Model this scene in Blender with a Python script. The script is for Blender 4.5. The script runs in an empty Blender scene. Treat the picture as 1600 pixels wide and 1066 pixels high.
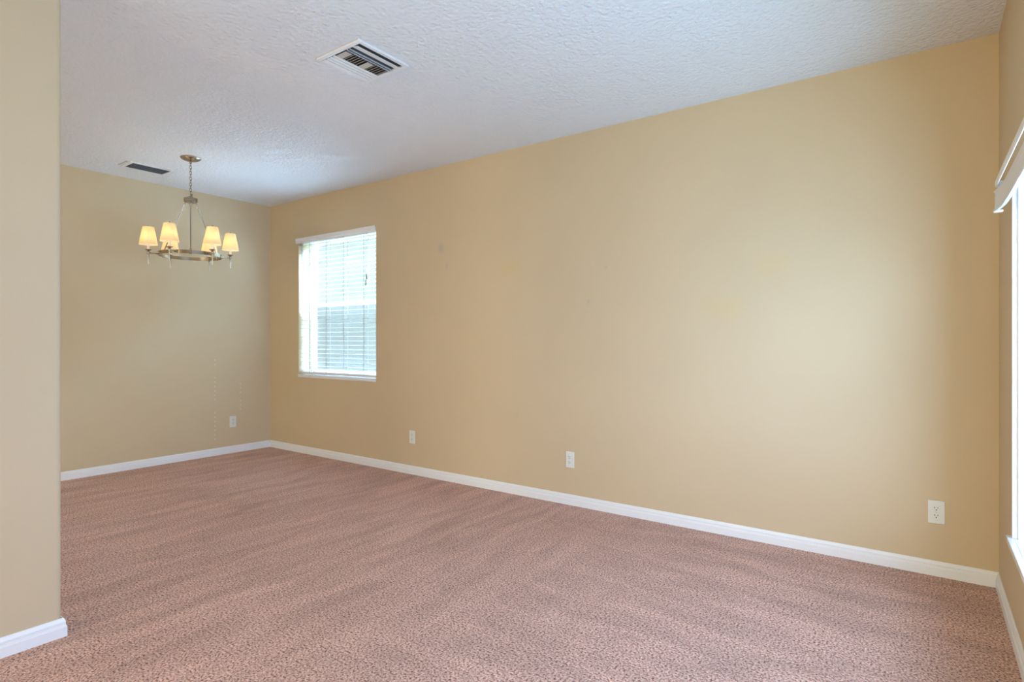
import bpy, bmesh, math, random
from mathutils import Vector, Matrix
random.seed(7)
PI = math.pi
SC = bpy.context.scene
COL = SC.collection

# ------------------------------------------------------------------ camera
CAM_H = 1.2275
cd = bpy.data.cameras.new('camera')
cam = bpy.data.objects.new('camera', cd); COL.objects.link(cam)
cam.location = (0, 0, CAM_H)
cam.rotation_euler = (PI/2, 0, math.atan(644/895.0))
cd.sensor_width = 36.0
cd.lens = 895.0/1600*36.0
cd.shift_y = -3.0/1600
cd.clip_start = 0.02
SC.camera = cam
SC.view_settings.view_transform = 'Standard'
SC.view_settings.look = 'None'
SC.view_settings.gamma = 1.0
SC.view_settings.use_curve_mapping = False
SC.view_settings.exposure = 0.0
SC.cycles.use_light_tree = False      # every lamp gets its share of samples, the small bulbs too
SC.cycles.sample_clamp_indirect = 0.0

# ------------------------------------------------------------------ world and daylight
SKY = 1.65
wd = bpy.data.worlds.new('sky'); SC.world = wd; wd.use_nodes = True
bg = wd.node_tree.nodes['Background']
bg.inputs[0].default_value = (0.82, 0.91, 1.0, 1); bg.inputs[1].default_value = SKY

def area(name, loc, rot, sx, sy, power, color, spread=PI):
    l = bpy.data.lights.new(name, 'AREA'); l.shape = 'RECTANGLE'; l.size = sx; l.size_y = sy
    l.energy = power; l.color = color; l.spread = spread
    o = bpy.data.objects.new(name, l); COL.objects.link(o); o.location = loc; o.rotation_euler = rot
    return o
# daylight outside the big side window (shines towards -x)
area('daylight_side_window', (1.15, 1.45, 1.30), (0, math.radians(90), 0), 1.9, 2.6, 190, (0.385, 0.578, 1.0))
# added warm fill lamp outside the unseen glass door behind the camera (shines towards +y)
area('fill_light_door', (-2.5, -4.05, 1.25), (PI/2, 0, 0), 3.7, 2.3, 235, (1.0, 0.834, 0.526))
# added lamp standing in for light bounced up outside the big side window
area('bounce_fill_front_yard', (1.25, 1.5, 0.05), (0, math.radians(140), 0), 1.2, 2.6, 92, (0.36, 0.72, 1.0))
# open sky above the side yard, falling on the dining window blind
area('skylight_side_yard', (-4.9, 5.4, 3.8), (math.radians(-35), 0, 0), 3.0, 1.5, 3200, (0.46, 0.70, 1.0))
# ------------------------------------------------------------------ materials
def nd(nt, t, **k):
    n = nt.nodes.new(t)
    for a, b in k.items(): setattr(n, a, b)
    return n
def mat(name, color, rough=0.5, metal=0.0, spec=0.5):
    m = bpy.data.materials.new(name); m.use_nodes = True
    b = m.node_tree.nodes['Principled BSDF']
    b.inputs['Base Color'].default_value = (*color, 1); b.inputs['Roughness'].default_value = rough
    b.inputs['Metallic'].default_value = metal; b.inputs['Specular IOR Level'].default_value = spec
    return m
def noise_bump(m, scale, strength, dist=0.002, detail=3, prev=None):
    nt = m.node_tree; b = nt.nodes['Principled BSDF']
    tc = nd(nt, 'ShaderNodeTexCoord'); n = nd(nt, 'ShaderNodeTexNoise'); bp = nd(nt, 'ShaderNodeBump')
    n.inputs['Scale'].default_value = scale; n.inputs['Detail'].default_value = detail
    bp.inputs['Strength'].default_value = strength; bp.inputs['Distance'].default_value = dist
    nt.links.new(tc.outputs['Object'], n.inputs['Vector']); nt.links.new(n.outputs['Fac'], bp.inputs['Height'])
    if prev: nt.links.new(prev.outputs['Normal'], bp.inputs['Normal'])
    nt.links.new(bp.outputs['Normal'], b.inputs['Normal'])
    return bp

WALLC = (0.61, 0.482, 0.31)
def _math(nt, op, *args):
    n = nt.nodes.new('ShaderNodeMath'); n.operation = op
    for k, v in enumerate(args):
        if isinstance(v, (int, float)): n.inputs[k].default_value = v
        else: nt.links.new(v, n.inputs[k])
    return n.outputs[0]
def wall_paint(name, marks=(), dots=()):
    m = mat(name, WALLC, 0.75, 0, 0.25)
    noise_bump(m, 90, 0.12, 0.003, 2)
    nt = m.node_tree; b = nt.nodes['Principled BSDF']
    tc = nd(nt, 'ShaderNodeTexCoord')
    n = nd(nt, 'ShaderNodeTexNoise'); n.inputs['Scale'].default_value = 1.3; n.inputs['Detail'].default_value = 4
    nt.links.new(tc.outputs['Object'], n.inputs['Vector'])
    mp = nd(nt, 'ShaderNodeMapRange'); mp.inputs['From Min'].default_value = 0.3; mp.inputs['From Max'].default_value = 0.7
    mp.inputs['To Min'].default_value = 0.975; mp.inputs['To Max'].default_value = 1.02
    nt.links.new(n.outputs['Fac'], mp.inputs['Value'])
    mx = nd(nt, 'ShaderNodeMix', data_type='RGBA', blend_type='MULTIPLY'); mx.inputs[0].default_value = 1
    mx.inputs[6].default_value = (*WALLC, 1); nt.links.new(mp.outputs['Result'], mx.inputs[7])
    last = mx.outputs[2]
    # scuffs and old touch-up patches: centre, radii in metres, colour, amount
    wob = nd(nt, 'ShaderNodeTexNoise'); wob.inputs['Scale'].default_value = 9
    nt.links.new(tc.outputs['Object'], wob.inputs['Vector'])
    for (cx, cy, cz, rx, rz, c, amt) in marks:
        v = nd(nt, 'ShaderNodeVectorMath', operation='SUBTRACT'); v.inputs[1].default_value = (cx, cy, cz)
        nt.links.new(tc.outputs['Object'], v.inputs[0])
        s = nd(nt, 'ShaderNodeVectorMath', operation='MULTIPLY'); s.inputs[1].default_value = (1/rx, 0 if rx != 0.0101 else 1, 1/rz)
        nt.links.new(v.outputs[0], s.inputs[0])
        ln = nd(nt, 'ShaderNodeVectorMath', operation='LENGTH'); nt.links.new(s.outputs[0], ln.inputs[0])
        ad = nd(nt, 'ShaderNodeMath', operation='ADD'); nt.links.new(ln.outputs['Value'], ad.inputs[0]); nt.links.new(wob.outputs['Fac'], ad.inputs[1])
        r = nd(nt, 'ShaderNodeMapRange', interpolation_type='SMOOTHSTEP')
        r.inputs['From Min'].default_value = 0.7; r.inputs['From Max'].default_value = 1.5
        r.inputs['To Min'].default_value = amt; r.inputs['To Max'].default_value = 0
        nt.links.new(ad.outputs[0], r.inputs['Value'])
        q = nd(nt, 'ShaderNodeMix', data_type='RGBA'); q.inputs[7].default_value = (*c, 1)
        nt.links.new(r.outputs['Result'], q.inputs[0]); nt.links.new(last, q.inputs[6]); last = q.outputs[2]
    # columns of small light spots painted into the wall colour: y, top z, number, missing ones
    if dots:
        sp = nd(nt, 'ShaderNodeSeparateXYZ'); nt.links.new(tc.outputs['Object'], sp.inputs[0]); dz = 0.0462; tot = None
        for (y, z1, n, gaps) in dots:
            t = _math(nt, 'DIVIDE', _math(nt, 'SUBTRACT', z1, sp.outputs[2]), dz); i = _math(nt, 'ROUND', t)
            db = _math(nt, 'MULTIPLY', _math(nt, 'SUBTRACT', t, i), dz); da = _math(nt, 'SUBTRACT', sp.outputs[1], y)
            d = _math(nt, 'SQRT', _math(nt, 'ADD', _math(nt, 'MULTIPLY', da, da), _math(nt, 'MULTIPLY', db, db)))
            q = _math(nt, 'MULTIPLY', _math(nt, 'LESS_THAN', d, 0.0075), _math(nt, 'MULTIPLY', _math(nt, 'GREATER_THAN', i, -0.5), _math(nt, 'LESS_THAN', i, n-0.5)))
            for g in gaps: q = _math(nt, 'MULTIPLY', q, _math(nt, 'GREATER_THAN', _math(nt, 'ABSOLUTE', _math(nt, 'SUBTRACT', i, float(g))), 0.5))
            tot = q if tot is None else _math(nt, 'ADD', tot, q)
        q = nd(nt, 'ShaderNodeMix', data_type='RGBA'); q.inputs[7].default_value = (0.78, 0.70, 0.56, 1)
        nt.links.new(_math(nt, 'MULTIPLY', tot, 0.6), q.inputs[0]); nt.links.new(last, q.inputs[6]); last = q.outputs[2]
    nt.links.new(last, b.inputs['Base Color'])
    return m

GREY = (0.45, 0.38, 0.33); YEL = (0.62, 0.46, 0.22)
M_WALL = wall_paint('wall_paint')
M_WALLW = wall_paint('wall_paint_light_dots', dots=((3.072, 1.005, 19, (2, 3, 10, 11)), (3.350, 0.740, 7, (3,))))
M_WALLN = wall_paint('wall_paint_marked', [
    (-3.43, 3.7, 2.02, 0.055, 0.075, GREY, 0.55), (-3.36, 3.7, 1.86, 0.022, 0.06, GREY, 0.45),
    (-2.67, 3.7, 1.78, 0.15, 0.09, YEL, 0.35), (-3.74, 3.7, 1.83, 0.04, 0.05, YEL, 0.3),
    (-1.84, 3.7, 1.74, 0.020, 0.026, GREY, 0.45), (-1.98, 3.7, 1.50, 0.018, 0.022, GREY, 0.55),
    (-2.20, 3.7, 1.75, 0.008, 0.02, GREY, 0.25), (-1.02, 3.7, 1.42, 0.18, 0.10, YEL, 0.35),
    (-0.72, 3.7, 1.68, 0.17, 0.09, YEL, 0.32), (-3.5, 3.7, 1.60, 0.02, 0.07, YEL, 0.2),
    (-2.62, 3.7, 0.62, 0.02, 0.03, GREY, 0.15)])
M_CEIL = mat('ceiling_paint', (0.785, 0.80, 0.815), 0.9, 0, 0.1)
noise_bump(M_CEIL, 48, 0.9, 0.011, 2)
M_TRIM = mat('white_trim_paint', (0.80, 0.80, 0.80), 0.35)
M_VINYL = mat('white_vinyl', (0.85, 0.86, 0.88), 0.35)
M_SLAT = mat('blind_white', (0.74, 0.74, 0.74), 0.4)
M_SILL = mat('marble_sill', (0.78, 0.80, 0.82), 0.15)
M_CORD = mat('blind_cord', (0.50, 0.50, 0.50), 0.8)
M_TASSEL = mat('grey_tassel', (0.22, 0.22, 0.21), 0.5)
M_PLATE = mat('outlet_plastic', (0.74, 0.75, 0.68), 0.35)
M_SLOT = mat('slot_black', (0.03, 0.03, 0.03), 0.8)
M_SCREW = mat('screw_metal', (0.5, 0.5, 0.46), 0.4, 0.8)
M_NICKEL = mat('brushed_nickel', (0.40, 0.355, 0.30), 0.22, 1.0)
M_VENT = mat('vent_enamel', (0.78, 0.78, 0.77), 0.4)
M_VENTB = mat('vent_dusty_blade', (0.52, 0.48, 0.43), 0.6)
M_DUCT = mat('duct_dark', (0.06, 0.06, 0.065), 0.9)
M_GRILLE = mat('grille_dusty_grey', (0.22, 0.22, 0.25), 0.7)
M_HOUSE = mat('stucco_white', (0.80, 0.82, 0.84), 0.9); noise_bump(M_HOUSE, 30, 0.3, 0.01)
M_GRASS = mat('lawn', (0.30, 0.38, 0.20), 0.95); noise_bump(M_GRASS, 60, 0.6, 0.02)
M_ROOF = mat('shingle', (0.30, 0.27, 0.25), 0.9); noise_bump(M_ROOF, 20, 0.4, 0.02)
M_CONC = mat('concrete', (0.55, 0.54, 0.52), 0.9); noise_bump(M_CONC, 40, 0.3, 0.01)
M_CLOTH_CANDLE = mat('candle_sleeve', (0.80, 0.72, 0.60), 0.6)

def glass_mat():
    m = bpy.data.materials.new('window_glass'); m.use_nodes = True; nt = m.node_tree; nt.nodes.clear()
    o = nd(nt, 'ShaderNodeOutputMaterial'); mx = nd(nt, 'ShaderNodeMixShader'); t = nd(nt, 'ShaderNodeBsdfTransparent')
    g = nd(nt, 'ShaderNodeBsdfGlossy'); mx.inputs[0].default_value = 0.04
    g.inputs['Roughness'].default_value = 0.02; t.inputs['Color'].default_value = (0.95, 0.98, 0.98, 1)
    nt.links.new(t.outputs[0], mx.inputs[1]); nt.links.new(g.outputs[0], mx.inputs[2])
    nt.links.new(mx.outputs[0], o.inputs[0]); return m
M_GLASS = glass_mat()
def screen_mat():
    m = bpy.data.materials.new('insect_mesh'); m.use_nodes = True; nt = m.node_tree; nt.nodes.clear()
    o = nd(nt, 'ShaderNodeOutputMaterial'); mx = nd(nt, 'ShaderNodeMixShader'); t = nd(nt, 'ShaderNodeBsdfTransparent')
    d = nd(nt, 'ShaderNodeBsdfDiffuse'); d.inputs['Color'].default_value = (0.14, 0.15, 0.17, 1)
    mx.inputs[0].default_value = 0.22
    nt.links.new(t.outputs[0], mx.inputs[1]); nt.links.new(d.outputs[0], mx.inputs[2]); nt.links.new(mx.outputs[0], o.inputs[0]); return m
M_SCREEN = screen_mat()
def shade_mat():
    m = bpy.data.materials.new('shade_fabric'); m.use_nodes = True; nt = m.node_tree; nt.nodes.clear()
    o = nd(nt, 'ShaderNodeOutputMaterial'); mx = nd(nt, 'ShaderNodeMixShader'); t = nd(nt, 'ShaderNodeBsdfTranslucent')
    d = nd(nt, 'ShaderNodeBsdfDiffuse'); d.inputs['Color'].default_value = (0.85, 0.76, 0.58, 1)
    t.inputs['Color'].default_value = (0.90, 0.80, 0.58, 1); mx.inputs[0].default_value = 0.55
    nt.links.new(d.outputs[0], mx.inputs[1]); nt.links.new(t.outputs[0], mx.inputs[2]); nt.links.new(mx.outputs[0], o.inputs[0]); return m
M_SHADE = shade_mat()
M_BULB = mat('lit_bulb', (1, 0.9, 0.7), 0.4)
M_BULB.node_tree.nodes['Principled BSDF'].inputs['Emission Color'].default_value = (1, 0.82, 0.55, 1)
M_BULB.node_tree.nodes['Principled BSDF'].inputs['Emission Strength'].default_value = 4
M_BULB.cycles.emission_sampling = 'NONE'

def carpet_mat():
    m = mat('carpet', (0.4, 0.25, 0.2), 0.95, 0, 0.1); nt = m.node_tree; b = nt.nodes['Principled BSDF']
    L = nt.links.new
    tc = nd(nt, 'ShaderNodeTexCoord')
    n1 = nd(nt, 'ShaderNodeTexNoise'); n1.inputs['Scale'].default_value = 115; n1.inputs['Detail'].default_value = 3; n1.inputs['Roughness'].default_value = 0.65
    L(tc.outputs['Object'], n1.inputs['Vector'])
    r1 = nd(nt, 'ShaderNodeValToRGB'); e = r1.color_ramp.elements
    e[0].position = 0.36; e[0].color = (0.125, 0.040, 0.026, 1)
    e[1].position = 0.66; e[1].color = (0.90, 0.62, 0.50, 1)
    k = r1.color_ramp.elements.new(0.48); k.color = (0.58, 0.342, 0.262, 1)
    L(n1.outputs['Fac'], r1.inputs['Fac'])
    # lie of the pile: streaks left by the vacuum cleaner
    def streaks(rot, sx, sy, scale, dist):
        mpn = nd(nt, 'ShaderNodeMapping'); mpn.inputs['Rotation'].default_value = (0, 0, math.radians(rot)); mpn.inputs['Scale'].default_value = (sx, sy, 1)
        L(tc.outputs['Object'], mpn.inputs['Vector'])
        n = nd(nt, 'ShaderNodeTexNoise'); n.inputs['Scale'].default_value = scale; n.inputs['Detail'].default_value = 6; n.inputs['Roughness'].default_value = 0.62
        n.inputs['Distortion'].default_value = dist
        L(mpn.outputs[0], n.inputs['Vector']); return n
    sa = streaks(8, 1.3, 5.0, 1.5, 0.8); sb = streaks(0, 6.0, 1.0, 1.6, 0.6); sc = streaks(0, 1, 1, 0.9, 1.2)
    sep = nd(nt, 'ShaderNodeSeparateXYZ'); L(tc.outputs['Object'], sep.inputs[0])
    ms = nd(nt, 'ShaderNodeMath', operation='MULTIPLY_ADD'); L(sc.outputs['Fac'], ms.inputs[0]); ms.inputs[1].default_value = 3.0; L(sep.outputs['X'], ms.inputs[2])
    mk = nd(nt, 'ShaderNodeMapRange', interpolation_type='SMOOTHSTEP'); mk.inputs['From Min'].default_value = -0.9; mk.inputs['From Max'].default_value = 0.6
    L(ms.outputs[0], mk.inputs['Value'])
    n2 = nd(nt, 'ShaderNodeMix', data_type='FLOAT'); L(mk.outputs['Result'], n2.inputs[0]); L(sb.outputs['Fac'], n2.inputs[2]); L(sa.outputs['Fac'], n2.inputs[3])
    r2 = nd(nt, 'ShaderNodeMapRange'); r2.inputs['From Min'].default_value = 0.33; r2.inputs['From Max'].default_value = 0.67
    r2.inputs['To Min'].default_value = 0.80; r2.inputs['To Max'].default_value = 1.13
    L(n2.outputs[0], r2.inputs['Value'])
    mx = nd(nt, 'ShaderNodeMix', data_type='RGBA', blend_type='MULTIPLY'); mx.inputs[0].default_value = 1
    L(r1.outputs['Color'], mx.inputs[6]); L(r2.outputs['Result'], mx.inputs[7])
    L(mx.outputs[2], b.inputs['Base Color'])
    bp = nd(nt, 'ShaderNodeBump'); bp.inputs['Strength'].default_value = 0.8; bp.inputs['Distance'].default_value = 0.006
    L(n1.outputs['Fac'], bp.inputs['Height']); L(bp.outputs['Normal'], b.inputs['Normal'])
    b.inputs['Sheen Weight'].default_value = 0.10; b.inputs['Sheen Roughness'].default_value = 0.6
    b.inputs['Sheen Tint'].default_value = (0.9, 0.75, 0.7, 1)
    return m
M_CARPET = carpet_mat()

# ------------------------------------------------------------------ mesh helpers
def box(bm, x0, x1, y0, y1, z0, z1, mtx=None):
    vs = [bm.verts.new((x, y, z)) for z in (z0, z1) for y in (y0, y1) for x in (x0, x1)]
    if mtx:
        for v in vs: v.co = mtx @ v.co
    for f in ((0, 2, 3, 1), (4, 5, 7, 6), (0, 1, 5, 4), (2, 6, 7, 3), (0, 4, 6, 2), (1, 3, 7, 5)):
        bm.faces.new([vs[i] for i in f])
    return vs
def lathe(bm, prof, n=24, mtx=None, cap=True):
    rings = []
    for r, z in prof:
        ring = []
        for k in range(n):
            a = 2*PI*k/n; p = Vector((r*math.cos(a), r*math.sin(a), z))
            ring.append(bm.verts.new(mtx @ p if mtx else p))
        rings.append(ring)
    for a, b in zip(rings, rings[1:]):
        for k in range(n): bm.faces.new((a[k], a[(k+1) % n], b[(k+1) % n], b[k]))
    if cap:
        bm.faces.new(list(reversed(rings[0]))); bm.faces.new(rings[-1])
def tube(bm, pts, r, n=10, closed=False):
    pts = [Vector(p) for p in pts]; rings = []; N = len(pts); prev = None
    for i, p in enumerate(pts):
        if closed: t = (pts[(i+1) % N] - pts[i-1]).normalized()
        else: t = (pts[min(i+1, N-1)] - pts[max(i-1, 0)]).normalized()
        if prev is None:
            up = Vector((0, 0, 1)) if abs(t.z) < 0.9 else Vector((1, 0, 0)); u = t.cross(up).normalized()
        else: u = (prev - t*prev.dot(t)).normalized()
        prev = u; v = t.cross(u)
        rr = r[i] if isinstance(r, (list, tuple)) else r
        rings.append([bm.verts.new(p + u*rr*math.cos(2*PI*k/n) + v*rr*math.sin(2*PI*k/n)) for k in range(n)])
    M = N if closed else N-1
    for i in range(M):
        a, b = rings[i], rings[(i+1) % N]
        for k in range(n): bm.faces.new((a[k], a[(k+1) % n], b[(k+1) % n], b[k]))
    if not closed: bm.faces.new(list(reversed(rings[0]))); bm.faces.new(rings[-1])
def prism(bm, poly, fn):   # poly of (a,b); fn(a,b,0/1) -> xyz
    A = [bm.verts.new(fn(a, b, 0)) for a, b in poly]; B = [bm.verts.new(fn(a, b, 1)) for a, b in poly]
    n = len(poly)
    bm.faces.new(A); bm.faces.new(list(reversed(B)))
    for i in range(n): bm.faces.new((A[i], B[i], B[(i+1) % n], A[(i+1) % n]))
def obj(name, bm, m, parent=None, smooth=False, bevel=0, loc=None, seg=2):
    bmesh.ops.recalc_face_normals(bm, faces=bm.faces)
    me = bpy.data.meshes.new(name); bm.to_mesh(me); bm.free()
    me.materials.append(m); o = bpy.data.objects.new(name, me); COL.objects.link(o)
    if smooth:
        for p in me.polygons: p.use_smooth = True
        me.set_sharp_from_angle(angle=math.radians(40))
    if bevel:
        b = o.modifiers.new('bevel', 'BEVEL'); b.width = bevel; b.segments = seg; b.limit_method = 'ANGLE'
    if loc: o.location = loc
    if parent: o.parent = parent
    return o
def thing(name, label, cat, loc=(0, 0, 0), rotz=0, group=None):
    o = bpy.data.objects.new(name, None); COL.objects.link(o); o.location = loc; o.rotation_euler = (0, 0, rotz)
    o.empty_display_size = 0.1
    return tag(o, label, cat, group)
def tag(o, label, cat, group=None):
    o['label'] = label; o['category'] = cat
    if group: o['group'] = group
    return o
def struct(name, bm, m, parent=None, **k):
    o = obj(name, bm, m, parent, **k)
    if not parent: o['kind'] = 'structure'
    return o
NB = bmesh.new

# ------------------------------------------------------------------ room shell
H = 2.74
X0, X1, Y0, Y1 = -6.065, 0.30, -3.7, 3.70
T = 0.22
bm = NB(); box(bm, X0-T, X1+T, Y0-T, Y1+T, -0.2, 0); struct('floor', bm, M_CARPET)
bm = NB(); box(bm, X0-T, X1+T, Y0-T, Y1+T, H, H+0.2); struct('ceiling', bm, M_CEIL)
# far wall of the dining end
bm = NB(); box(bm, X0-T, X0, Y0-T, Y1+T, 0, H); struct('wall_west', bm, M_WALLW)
# long wall with the dining window
WX0, WX1, WZ0, WZ1 = -5.52, -4.27, 0.815, 2.315
bm = NB()
box(bm, X0, WX0, Y1, Y1+T, 0, H); box(bm, WX1, X1+T, Y1, Y1+T, 0, H)
box(bm, WX0, WX1, Y1, Y1+T, 0, WZ0); box(bm, WX0, WX1, Y1, Y1+T, WZ1, H)
struct('wall_north', bm, M_WALLN)
# side wall with the big living window
EY0, EY1, EZ0, EZ1 = 0.40, 3.13, 0.395, 1.95
bm = NB()
box(bm, X1, X1+T, EY1, Y1, 0, H); box(bm, X1, X1+T, Y0-T, EY0, 0, H)
box(bm, X1, X1+T, EY0, EY1, 0, EZ0); box(bm, X1, X1+T, EY0, EY1, EZ1, H)
struct('wall_east', bm, M_WALL)
# wall behind the camera, with an added door opening for the fill lamp
SX0, SX1, SZ1 = -4.4, -0.6, 2.4
bm = NB()
box(bm, X0, SX0, Y0-T, Y0, 0, H); box(bm, SX1, X1, Y0-T, Y0, 0, H); box(bm, SX0, SX1, Y0-T, Y0, SZ1, H)
struct('wall_south', bm, M_WALL)
# partition end at the left, with a rounded drywall corner
PX, PY = -2.89, 0.835
bm = NB()
r = 0.02; poly = [(PX-0.13, -1.6), (PX, -1.6)]
for k in range(7):
    a = k*PI/12; poly.append((PX-r+r*math.cos(a), PY-r+r*math.sin(a)))
for k in range(7):
    a = PI/2+k*PI/12; poly.append((PX-0.13+r+r*math.cos(a), PY-r+r*math.sin(a)))
prism(bm, poly, lambda a, b, t: (a, b, t*H)); struct('wall_partition', bm, M_WALL, smooth=True)

# baseboards: stepped colonial profile, swept along plan paths (room on the left of travel)
BH = 0.076
PROF = [(0, 0), (0.014, 0), (0.014, 0.040), (0.0125, 0.043), (0.0125, 0.046), (0.010, 0.049), (0.010, 0.061), (0.0085, 0.064), (0.006, 0.073), (0.003, BH), (0, BH)]
def baseboard(name, path):
    bm = NB(); P = [Vector(p) for p in path]; n = len(P); rings = []
    for i in range(n):
        d0 = (P[i]-P[i-1]).normalized() if i else (P[1]-P[0]).normalized()
        d1 = (P[i+1]-P[i]).normalized() if i < n-1 else d0
        n0 = Vector((-d0.y, d0.x)); n1 = Vector((-d1.y, d1.x)); m = (n0+n1).normalized(); s = 1/max(0.3, m.dot(n0))
        rings.append([bm.verts.new((P[i].x+m.x*s*a, P[i].y+m.y*s*a, z)) for a, z in PROF])
    k = len(PROF)
    for a, b in zip(rings, rings[1:]):
        for i in range(k): bm.faces.new((a[i], a[(i+1) % k], b[(i+1) % k], b[i]))
    bm.faces.new(rings[0]); bm.faces.new(list(reversed(rings[-1])))
    o = struct(name, bm, M_TRIM)
    return o
e = 0.0145
baseboard('baseboard_north', [(X1, Y1), (X0, Y1)])
baseboard('baseboard_west', [(X0, Y1-e), (X0, Y0+e)])
baseboard('baseboard_east', [(X1, Y0+e), (X1, Y1-e)])
baseboard('baseboard_partition', [(PX-0.13, -1.6), (PX-0.13, PY), (PX, PY), (PX, -1.6)])
baseboard('baseboard_south', [(X0+e, Y0), (SX0-0.06, Y0)])

# ------------------------------------------------------------------ dining window (window_1)
def window(name, x0, x1, z0, z1, mtx, screen=True):
    """single-hung window in local frame: x along the wall, y out of the room, z up"""
    root = bpy.data.objects.new(name, None); COL.objects.link(root); root['kind'] = 'structure'; root.matrix_world = mtx
    zc = (z0+z1)/2+0.02; yf = 0.15
    bm = NB(); w = 0.024
    box(bm, x0, x0+w, yf, yf+0.07, z0, z1); box(bm, x1-w, x1, yf, yf+0.07, z0, z1)
    box(bm, x0+w, x1-w, yf, yf+0.07, z0, z0+w); box(bm, x0+w, x1-w, yf, yf+0.07, z1-w, z1)
    obj('window_frame', bm, M_VINYL, root, bevel=0.003)
    for nm, a, b, y in (('upper_sash', zc-0.013, z1-w, yf+0.038), ('lower_sash', z0+w, zc+0.013, yf+0.008)):
        bm = NB(); s = 0.026; A, B = x0+w, x1-w
        box(bm, A, A+s, y, y+0.026, a, b); box(bm, B-s, B, y, y+0.026, a, b)
        box(bm, A+s, B-s, y, y+0.026, a, a+s); box(bm, A+s, B-s, y, y+0.026, b-s, b)
        so = obj(nm, bm, M_VINYL, root, bevel=0.003)
        bm = NB(); box(bm, A+s, B-s, y+0.010, y+0.014, a+s, b-s); obj('pane', bm, M_GLASS, so)
    if screen:
        bm = NB(); q = [(x0+w, z0+w), (x1-w, z0+w), (x1-w, zc), (x0+w, zc)]
        box(bm, x0+w, x1-w, yf+0.066, yf+0.0665, z0+w, zc); obj('insect_screen', bm, M_SCREEN, root)
    return root
I4 = Matrix.Translation((0, Y1, 0))
w1 = window('window_1', WX0, WX1, WZ0+0.03, WZ1, I4)
bm = NB(); box(bm, WX0+0.001, WX1-0.001, -0.012, 0.15, WZ0+0.0, WZ0+0.034)
obj('window_sill', bm, M_SILL, w1, bevel=0.004)

def horizontal_blind():
    t = thing('window_blind', 'white horizontal slat blind lowered over the dining window beside the chandelier', 'blind', ((WX0+WX1)/2, Y1, WZ1))
    hw = (WX1-WX0)/2-0.006
    # local: x along wall, y into the recess, z down from the top of the opening
    bm = NB(); box(bm, -hw+0.004, hw-0.004, 0.012, 0.062, -0.050, -0.004); obj('headrail', bm, M_VINYL, t, bevel=0.003)
    bm = NB()
    vp = [(-0.016, 0.004), (-0.008, 0.004), (-0.006, -0.052), (-0.012, -0.056), (-0.018, -0.050), (-0.016, -0.030), (-0.021, -0.022), (-0.021, -0.006)]
    prism(bm, vp, lambda a, b, k: ((-hw-0.035) if k == 0 else hw+0.006, a, b))
    obj('valance', bm, M_VINYL, t)
    zt, zb = -0.075, -(WZ1-WZ0)+0.034+0.045; n = 31
    bm = NB(); tilt = math.radians(3)
    for i in range(n):
        z = zt+(zb-zt)*i/(n-1)
        m = Matrix.Translation((0, 0.038, z)) @ Matrix.Rotation(tilt, 4, 'X')
        prof = [(-0.025, -0.0012), (0, 0.0012), (0.025, -0.0012), (0.025, 0.0013), (0, 0.0037), (-0.025, 0.0013)]
        prism(bm, prof, lambda a, b, k: m @ Vector((-hw if k == 0 else hw, a, b)))
    obj('slats', bm, M_SLAT, t)
    bm = NB(); box(bm, -hw, hw, 0.012, 0.064, zb-0.041, zb-0.017); obj('bottom_rail', bm, M_SLAT, t, bevel=0.004)
    for fx in (-0.72, -0.26, 0.20, 0.70):
        x = hw*fx; bm = NB()
        for y in (0.0115, 0.0645): box(bm, x-0.004, x+0.004, y-0.0006, y+0.0006, zb-0.02, -0.05)
        for i in range(n):
            z = zt+(zb-zt)*i/(n-1)-0.004
            box(bm, x-0.001, x+0.001, 0.0115, 0.0645, z-0.0006, z+0.0006)
        obj('ladder_cord', bm, M_CORD, t)
    bm = NB(); tube(bm, [(-hw*0.91, 0.004, -0.05), (-hw*0.91, 0.003, -0.40), (-hw*0.91, 0.004, -0.74)], 0.0045, 8)
    obj('tilt_wand', bm, M_CORD, t, smooth=True)
    x = hw*0.765; bm = NB()
    tube(bm, [(x, 0.006, -0.05), (x, 0.005, -0.52)], 0.0016, 6); tube(bm, [(x+0.012, 0.006, -0.05), (x+0.012, 0.005, -0.46)], 0.0016, 6)
    lc = obj('lift_cord', bm, M_CORD, t)
    for dx, z in ((0, -0.52), (0.012, -0.46)):
        bm = NB(); lathe(bm, [(0.003, 0.01), (0.006, 0.0), (0.009, -0.035), (0.006, -0.045)], 12, Matrix.Translation((x+dx, 0.004, z)))
        obj('tassel', bm, M_TASSEL, lc, smooth=True)
horizontal_blind()

# ------------------------------------------------------------------ living window (window_2) in the side wall
ME = Matrix.Translation((X1, 0, 0)) @ Matrix.Rotation(-PI/2, 4, 'Z')   # local x -> -y, local y -> +x
w2 = window('window_2', -EY1, -EY0, EZ0+0.01, EZ1, ME, screen=False)
bm = NB()
for a, b in ((-EY1+0.0005, -EY1+0.012), (-EY0-0.012, -EY0-0.0005)): box(bm, a, b, -0.006, 0.15, EZ0+0.012, EZ1-0.001)
obj('jamb_liner', bm, M_VINYL, w2, bevel=0.003)
bm = NB()
for (a, b, y0, y1) in ((-EY1+0.012, -EY1+0.024, 0.012, 0.15), (-EY1+0.024, -EY1+0.040, 0.05, 0.15), (-EY1+0.012, -EY0-0.012, 0.13, 0.15)):
    box(bm, a, b, y0, y1, EZ0+0.012, EZ1-0.001) if b-a < 0.5 else None
obj('jamb_stop', bm, M_VINYL, w2, bevel=0.002)
bm = NB(); box(bm, -EY1-0.03, -EY0+0.03, -0.022, 0.0, EZ0-0.012, EZ0+0.012); box(bm, -EY1+0.0005, -EY0-0.0005, 0.0, 0.15, EZ0-0.0, EZ0+0.012)
obj('window_sill', bm, M_SILL, w2, bevel=0.002)

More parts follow.
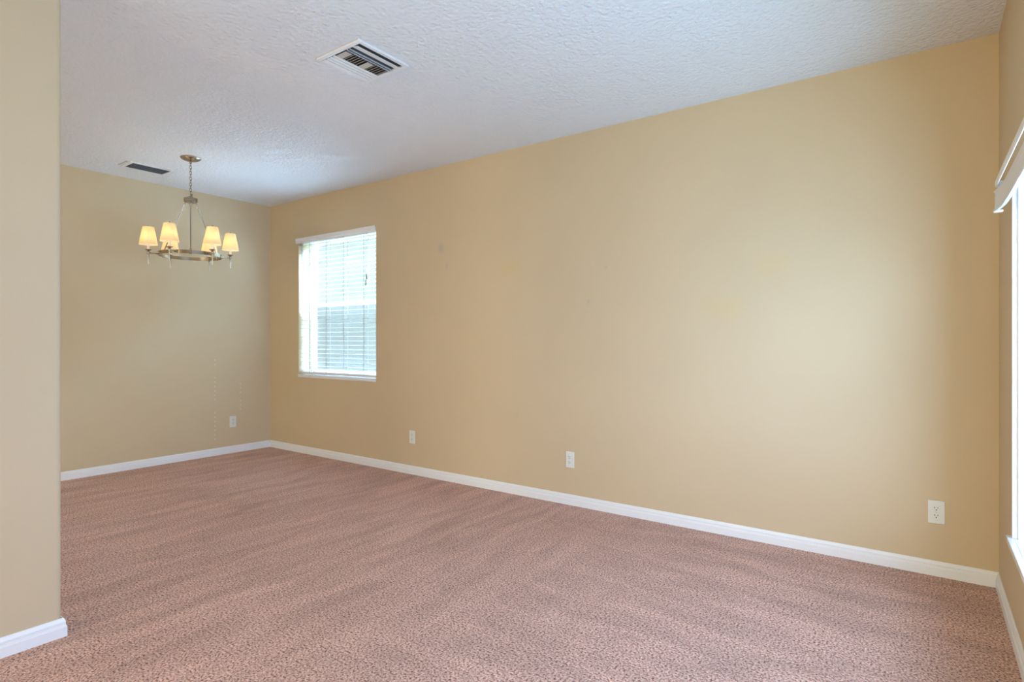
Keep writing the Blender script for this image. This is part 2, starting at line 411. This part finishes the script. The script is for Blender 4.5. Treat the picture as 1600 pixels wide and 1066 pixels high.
def living_valance():
    t = thing('curtain_rod', 'flat white curtain rod bent back to the wall above the large side window', 'curtain rod', (X1, 3.24, 1.897))
    # local: y from the left end (0) towards the camera (negative), x negative into the room
    bm = NB(); r0 = 0.015
    sec = [(0.0, -r0), (-0.003, -r0+0.004), (-0.004, 0), (-0.003, r0-0.004), (0.0, r0), (0.003, r0-0.003), (0.0, 0), (0.003, -r0+0.003)]
    path = [(0.0, 0.0), (-0.036, 0.0), (-0.044, -0.002), (-0.048, -0.008), (-0.049, -0.018), (-0.049, -2.90)]
    rings = []
    for i, (px, py) in enumerate(path):
        a = Vector(path[max(i-1, 0)]); b = Vector(path[min(i+1, len(path)-1)]); d = (b-a).normalized(); n_ = Vector((d.y, -d.x))
        rings.append([bm.verts.new((px-n_.x*q, py-n_.y*q, z)) for q, z in sec])
    k = len(sec)
    for a, b in zip(rings, rings[1:]):
        for i in range(k): bm.faces.new((a[i], a[(i+1) % k], b[(i+1) % k], b[i]))
    bm.faces.new(rings[0]); bm.faces.new(list(reversed(rings[-1])))
    obj('rod', bm, M_VINYL, t)
    bm = NB(); box(bm, -0.003, 0.0, -0.006, 0.016, -0.028, 0.028); obj('wall_bracket', bm, M_VINYL, t, bevel=0.001)
    v = thing('window_valance', 'white profiled valance board below the curtain rod, over the large side window', 'valance', (X1, 3.06, 1.797))
    path = [(-0.066, 0.0), (-0.060, -0.05), (-0.051, -0.14), (-0.049, -0.30), (-0.049, -2.70)]
    prof = [(0.002, 0.024), (-0.004, 0.034), (0.005, 0.037), (0.008, 0.030), (0.008, -0.036), (0.012, -0.042), (0.006, -0.050), (-0.004, -0.050), (-0.006, -0.044), (0.0, -0.036)]
    bm = NB(); rings = [[bm.verts.new((px+a, py, b)) for a, b in prof] for px, py in path]
    k = len(prof)
    for a, b in zip(rings, rings[1:]):
        for i in range(k): bm.faces.new((a[i], a[(i+1) % k], b[(i+1) % k], b[i]))
    bm.faces.new(rings[0]); bm.faces.new(list(reversed(rings[-1])))
    obj('valance_board', bm, M_SLAT, v)
    bm = NB(); box(bm, -0.068, -0.040, -0.012, -0.002, -0.052, -0.044); obj('valance_clip', bm, M_SLAT, v)
    for yy in (-0.7, -2.0):
        bm = NB(); box(bm, -0.043, 0.0, yy-0.010, yy+0.010, -0.004, 0.004); obj('valance_bracket', bm, M_SLAT, v)
living_valance()

# unseen glass door, added behind the camera to let the fill lamp in
dr = bpy.data.objects.new('added_door', None); COL.objects.link(dr); dr['kind'] = 'structure'
bm = NB(); w = 0.06
box(bm, SX0, SX0+w, Y0-0.12, Y0-0.04, 0, SZ1); box(bm, SX1-w, SX1, Y0-0.12, Y0-0.04, 0, SZ1)
box(bm, SX0+w, SX1-w, Y0-0.12, Y0-0.04, SZ1-w, SZ1); box(bm, SX0+w, SX1-w, Y0-0.12, Y0-0.04, 0, 0.03)
for k in (1, 2): box(bm, SX0+(SX1-SX0)*k/3-0.04, SX0+(SX1-SX0)*k/3+0.04, Y0-0.12, Y0-0.04, 0.03, SZ1-w)
obj('door_frame', bm, M_VINYL, dr, bevel=0.003)
bm = NB(); box(bm, SX0+w, SX1-w, Y0-0.085, Y0-0.081, 0.03, SZ1-w); obj('pane', bm, M_GLASS, dr)

# ------------------------------------------------------------------ outlets
def outlet_proto(label):
    t = thing('wall_outlet', label, 'outlet', group='wall outlets')
    w, h = 0.036, 0.0595   # local: x along the wall, -y into the room
    bm = NB(); box(bm, -w, w, -0.006, 0, -h, h); obj('cover_plate', bm, M_PLATE, t, bevel=0.003)
    for z in (0.0195, -0.0195):
        bm = NB(); pts = []
        for k in range(28):
            a = 2*PI*k/28; pts.append((0.0172*math.cos(a), max(-0.0135, min(0.0135, 0.0172*math.sin(a)))))
        prism(bm, pts, lambda a, b, k: (a, -0.006 if k == 0 else -0.0085, b+z))
        f = obj('receptacle', bm, M_PLATE, t)
        bm = NB()
        box(bm, -0.0078, -0.0052, -0.0088, -0.0080, z+0.001, z+0.0095); box(bm, 0.0052, 0.0078, -0.0088, -0.0080, z+0.002, z+0.0085)
        lathe(bm, [(0.003, 0), (0.003, 0.0008)], 12, Matrix.Translation((0, -0.0080, z-0.0065)) @ Matrix.Rotation(PI/2, 4, 'X'))
        obj('slots', bm, M_SLOT, f)
    bm = NB(); lathe(bm, [(0.0028, 0), (0.0024, 0.0012)], 12, Matrix.Translation((0, -0.006, 0)) @ Matrix.Rotation(PI/2, 4, 'X'))
    obj('screw', bm, M_SCREW, t)
    return t
def copy_tree(o, parent=None):
    c = o.copy(); COL.objects.link(c)
    if parent: c.parent = parent
    for ch in list(o.children): copy_tree(ch, c)
    return c
op = outlet_proto('white wall outlet nearest the large side window, above the right end of the baseboard')
op.location = (0.051, Y1, 0.329)
for lab, loc, rz in (
    ('white wall outlet on the long wall, second one along from the side window', (-2.131, Y1, 0.333), 0),
    ('white wall outlet on the long wall below and just right of the dining window', (-3.778, Y1, 0.337), 0),
    ('white wall outlet on the far dining wall under the chandelier, near the corner', (X0, 3.262, 0.337), PI/2)):
    c = copy_tree(op); c.location = loc; c.rotation_euler = (0, 0, rz); c['label'] = lab

# ------------------------------------------------------------------ ceiling vents
def supply_vent():
    t = thing('ceiling_vent', 'square white supply air vent with slanted louvers in the middle of the ceiling', 'vent', (-2.480, 2.060, H))
    # local z<0 hangs below the ceiling; x along the long wall, y towards the long wall
    a = 0.175; f = 0.026; zb = -0.012
    bm = NB()
    for (x0, x1, y0, y1) in ((-a, a, -a, -a+f), (-a, a, a-f, a), (-a, -a+f, -a+f, a-f), (a-f, a, -a+f, a-f)):
        box(bm, x0, x1, y0, y1, zb, 0)
    obj('vent_frame', bm, M_VENT, t, bevel=0.004)
    i = a-f
    bm = NB(); box(bm, -i, i, -i, i, -0.0015, -0.0005); obj('duct_opening', bm, M_DUCT, t)
    def blade(name, cx, w, ang, m, zc=-0.012):
        bm = NB(); M = Matrix.Translation((cx, 0, zc)) @ Matrix.Rotation(ang, 4, 'Y'); box(bm, -w/2, w/2, -i, i, -0.0007, 0.0007, M)
        return obj(name, bm, m, t)
    for cx in (-0.137, -0.111, -0.085, -0.059): blade('louver', cx, 0.0185, math.radians(-8), M_VENT)
    blade('louver', 0.050, 0.020, math.radians(48), M_VENT); blade('louver', 0.070, 0.020, math.radians(48), M_VENT)
    blade('blank_strip', 0.112, 0.050, math.radians(14), M_VENT)
    # centre bank: short cross blades in two groups
    for y0, m in ((-0.135, M_VENTB), (0.010, M_VENTB)):
        bm = NB(); box(bm, -0.045, 0.036, y0-0.010, y0+0.030, -0.015, -0.0135); obj('blank_plate', bm, m, t)
        for k in range(5):
            bm = NB(); M = Matrix.Translation((-0.004, y0+0.045+k*0.019, -0.010)) @ Matrix.Rotation(math.radians(35), 4, 'X')
            box(bm, -0.040, 0.040, -0.010, 0.010, -0.0007, 0.0007, M); obj('cross_blade', bm, m, t)
supply_vent()
def return_grille():
    t = thing('return_air_grille', 'small grey louvered air grille in the ceiling beside the chandelier', 'vent', (-5.575, 2.232, H))
    ax, ay, f, zb = 0.105, 0.178, 0.022, -0.008
    bm = NB()
    for (x0, x1, y0, y1) in ((-ax, ax, -ay, -ay+0.03), (-ax, ax, ay-0.03, ay), (-ax, -ax+f, -ay+0.03, ay-0.03), (ax-f, ax, -ay+0.03, ay-0.03)):
        box(bm, x0, x1, y0, y1, zb, 0)
    obj('grille_frame', bm, M_VENT, t, bevel=0.003)
    ix, iy = ax-f, ay-0.03
    bm = NB(); box(bm, -ix, ix, -iy, iy, -0.0015, -0.0005); obj('duct_opening', bm, M_DUCT, t)
    for k in range(13):
        x = -ix+0.008+k*(2*ix-0.016)/12
        bm = NB(); M = Matrix.Translation((x, 0, -0.006)) @ Matrix.Rotation(math.radians(40), 4, 'Y'); box(bm, -0.006, 0.006, -iy, iy, -0.0005, 0.0005, M)
        obj('louver', bm, M_GRILLE, t)
    bm = NB(); box(bm, -ax+0.012, ax-0.010, -ay-0.022, -ay-0.016, -0.004, 0); obj('damper_lever_slot', bm, M_VENTB, t)
return_grille()

# ------------------------------------------------------------------ chandelier
def chandelier():
    cx, cy = -4.965, 2.312
    RZ = 1.925        # ring height
    t = thing('chandelier', 'six light brushed nickel ring chandelier with lit cream shades hanging from the ceiling', 'chandelier', (cx, cy, H))
    z = lambda a: a-H
    bm = NB(); lathe(bm, [(0.078, 0), (0.078, -0.006), (0.070, -0.014), (0.050, -0.024), (0.024, -0.031), (0.010, -0.034), (0.009, -0.050), (0.001, -0.052)], 32)
    obj('canopy', bm, M_NICKEL, t, smooth=True)
    # chain
    ztop, zbot = -0.045, z(2.435)
    n = 11; step = (ztop-zbot)/n; bm = NB()
    for k in range(n):
        zc = ztop-step*(k+0.5); L = step*0.72; pts = []
        for j in range(14):
            a = 2*PI*j/14; p = Vector((0.0085*math.cos(a), 0, L*math.sin(a)))
            if k % 2: p = Vector((0, p.x, p.z))
            pts.append(p+Vector((0, 0, zc)))
        tube(bm, pts, 0.0022, 6, True)
    obj('chain', bm, M_NICKEL, t, smooth=True)
    bm = NB(); zc = zbot-0.016
    tube(bm, [(0.019*math.cos(2*PI*j/18), 0.019*math.sin(2*PI*j/18)*0.7, zc+0.019*math.sin(2*PI*j/18)) for j in range(18)], 0.0035, 8, True)
    obj('hanging_loop', bm, M_NICKEL, t, smooth=True)
    zh = z(2.385)
    bm = NB(); lathe(bm, [(0.020, 0.030), (0.020, 0.018), (0.046, 0.018), (0.052, 0.014), (0.052, -0.014), (0.046, -0.018), (0.012, -0.018), (0.006, -0.026)], 32, Matrix.Translation((0, 0, zh)))
    obj('hub', bm, M_NICKEL, t, smooth=True)
    RR = 0.232; zr = z(RZ); off = math.radians(6)
    bm = NB()
    n = 72; prof = [(RR-0.003, -0.014), (RR+0.003, -0.014), (RR+0.003, 0.014), (RR-0.003, 0.014)]
    rings = [[bm.verts.new((r*math.cos(2*PI*k/n), r*math.sin(2*PI*k/n), zr+b)) for r, b in prof] for k in range(n)]
    for k in range(n):
        a, b = rings[k], rings[(k+1) % n]
        for i in range(4): bm.faces.new((a[i], a[(i+1) % 4], b[(i+1) % 4], b[i]))
    obj('ring', bm, M_NICKEL, t, smooth=True)
    # three support rods
    for k in range(3):
        a = ROD0+k*2*PI/3; d = Vector((math.cos(a), math.sin(a), 0))
        p0 = d*0.046+Vector((0, 0, zh-0.020)); p1 = d*RR+Vector((0, 0, zr+0.022))
        q0 = p0+(p1-p0)*0.10
        bm = NB(); tube(bm, [q0, p1], 0.0045, 10)
        rd = obj('support_rod', bm, M_NICKEL, t, smooth=True)
        dr_ = (p1-p0).normalized(); sd = dr_.cross(Vector((0, 0, 1))).normalized()
        bm = NB(); c0 = p0+(p1-p0)*0.05
        tube(bm, [c0+dr_*0.022*math.cos(2*PI*j/14)+sd*0.010*math.sin(2*PI*j/14) for j in range(14)], 0.0025, 6, True)
        obj('rod_link', bm, M_NICKEL, rd, smooth=True)
        bm = NB(); lathe(bm, [(0.006, 0.030), (0.008, 0.024), (0.008, -0.016), (0.006, -0.018)], 14, Matrix.Translation(d*RR+Vector((0, 0, zr))))
        obj('rod_collar', bm, M_NICKEL, rd, smooth=True)
    RA = 0.298
    for k in range(6):
        a = off+k*PI/3; d = Vector((math.cos(a), math.sin(a), 0)); s = Vector((-d.y, d.x, 0))
        base = d*RA+Vector((0, 0, zr)); T_ = Matrix.Translation(base)
        bm = NB()
        tube(bm, [d*(RR-0.002)+Vector((0, 0, zr)), d*(RR+0.03)+Vector((0, 0, zr)), base], 0.0055, 10)
        lathe(bm, [(0.004, 0.014), (0.010, 0.010), (0.011, 0.0), (0.009, -0.010), (0.006, -0.014)], 14, T_)
        lathe(bm, [(0.010, -0.008), (0.010, 0.008)], 12, Matrix.Translation(d*(RR+0.004)+Vector((0, 0, zr))) @ Matrix.Rotation(PI/2, 4, s))
        ar = obj('arm', bm, M_NICKEL, t, smooth=True)
        bm = NB(); lathe(bm, [(0.0068, -0.012), (0.0060, -0.030), (0.0045, -0.060), (0.0030, -0.085), (0.0008, -0.094)], 12, T_); obj('drop_finial', bm, M_NICKEL, ar, smooth=True)
        bm = NB(); lathe(bm, [(0.006, 0.010), (0.012, 0.018), (0.023, 0.023), (0.024, 0.026), (0.012, 0.027), (0.010, 0.030)], 20, T_); obj('bobeche', bm, M_NICKEL, ar, smooth=True)
        bm = NB(); lathe(bm, [(0.0095, 0.027), (0.0095, 0.095), (0.006, 0.097)], 16, T_); obj('candle_sleeve', bm, M_CLOTH_CANDLE, ar, smooth=True)
        bm = NB(); lathe(bm, [(0.005, 0.096), (0.011, 0.106), (0.014, 0.120), (0.010, 0.138), (0.003, 0.152), (0.001, 0.155)], 14, T_); obj('bulb', bm, M_BULB, ar, smooth=True)
        zb, zt, rb, rt = 0.066, 0.208, 0.067, 0.041
        bm = NB(); lathe(bm, [(rb, zb), (rt, zt), (rt-0.002, zt), (rb-0.002, zb), (rb, zb)], 32, T_, cap=False); obj('lamp_shade', bm, M_SHADE, ar, smooth=True)
        bm = NB(); lathe(bm, [(0.0022, 0.150), (0.0022, zt), (0.007, zt+0.002), (0.008, zt+0.008), (0.004, zt+0.014), (0.001, zt+0.016)], 12, T_)
        for j in range(3):
            b_ = j*2*PI/3; tube(bm, [base+Vector((0, 0, zt-0.004)), base+Vector((rt*0.97*math.cos(b_), rt*0.97*math.sin(b_), zt-0.006))], 0.0012, 6)
        obj('shade_finial', bm, M_NICKEL, ar, smooth=True)
        l = bpy.data.lights.new('bulb_glow', 'POINT'); l.energy = BULB_W; l.color = (1.0, 0.86, 0.60); l.shadow_soft_size = 0.02
        lo = bpy.data.objects.new('bulb_glow', l); COL.objects.link(lo); lo.parent = t; lo.location = base+Vector((0, 0, 0.125))
ROD0 = math.radians(-25)
BULB_W = 1.2
chandelier()

# ------------------------------------------------------------------ outside
bm = NB(); box(bm, -40, 30, -40, 40, -0.35, -0.25); g = struct('ground', bm, M_GRASS)
def neighbour():
    h = thing('neighbour_house', 'white stucco neighbour house seen through the dining window blind', 'house', (-9, 9.0, -0.25)); h['kind'] = 'structure'
    bm = NB(); box(bm, -9, 9, 0, 6, 0, 5.5); obj('house_wall', bm, M_HOUSE, h)
    bm = NB(); prism(bm, [(-0.5, 5.5), (6.5, 5.5), (3, 7)], lambda a, b, k: (-9.4 if k == 0 else 9.4, a, b)); obj('roof', bm, M_ROOF, h)
    bm = NB(); box(bm, -9.4, 9.4, -0.53, -0.50, 5.35, 5.55); obj('fascia', bm, M_TRIM, h)
neighbour()
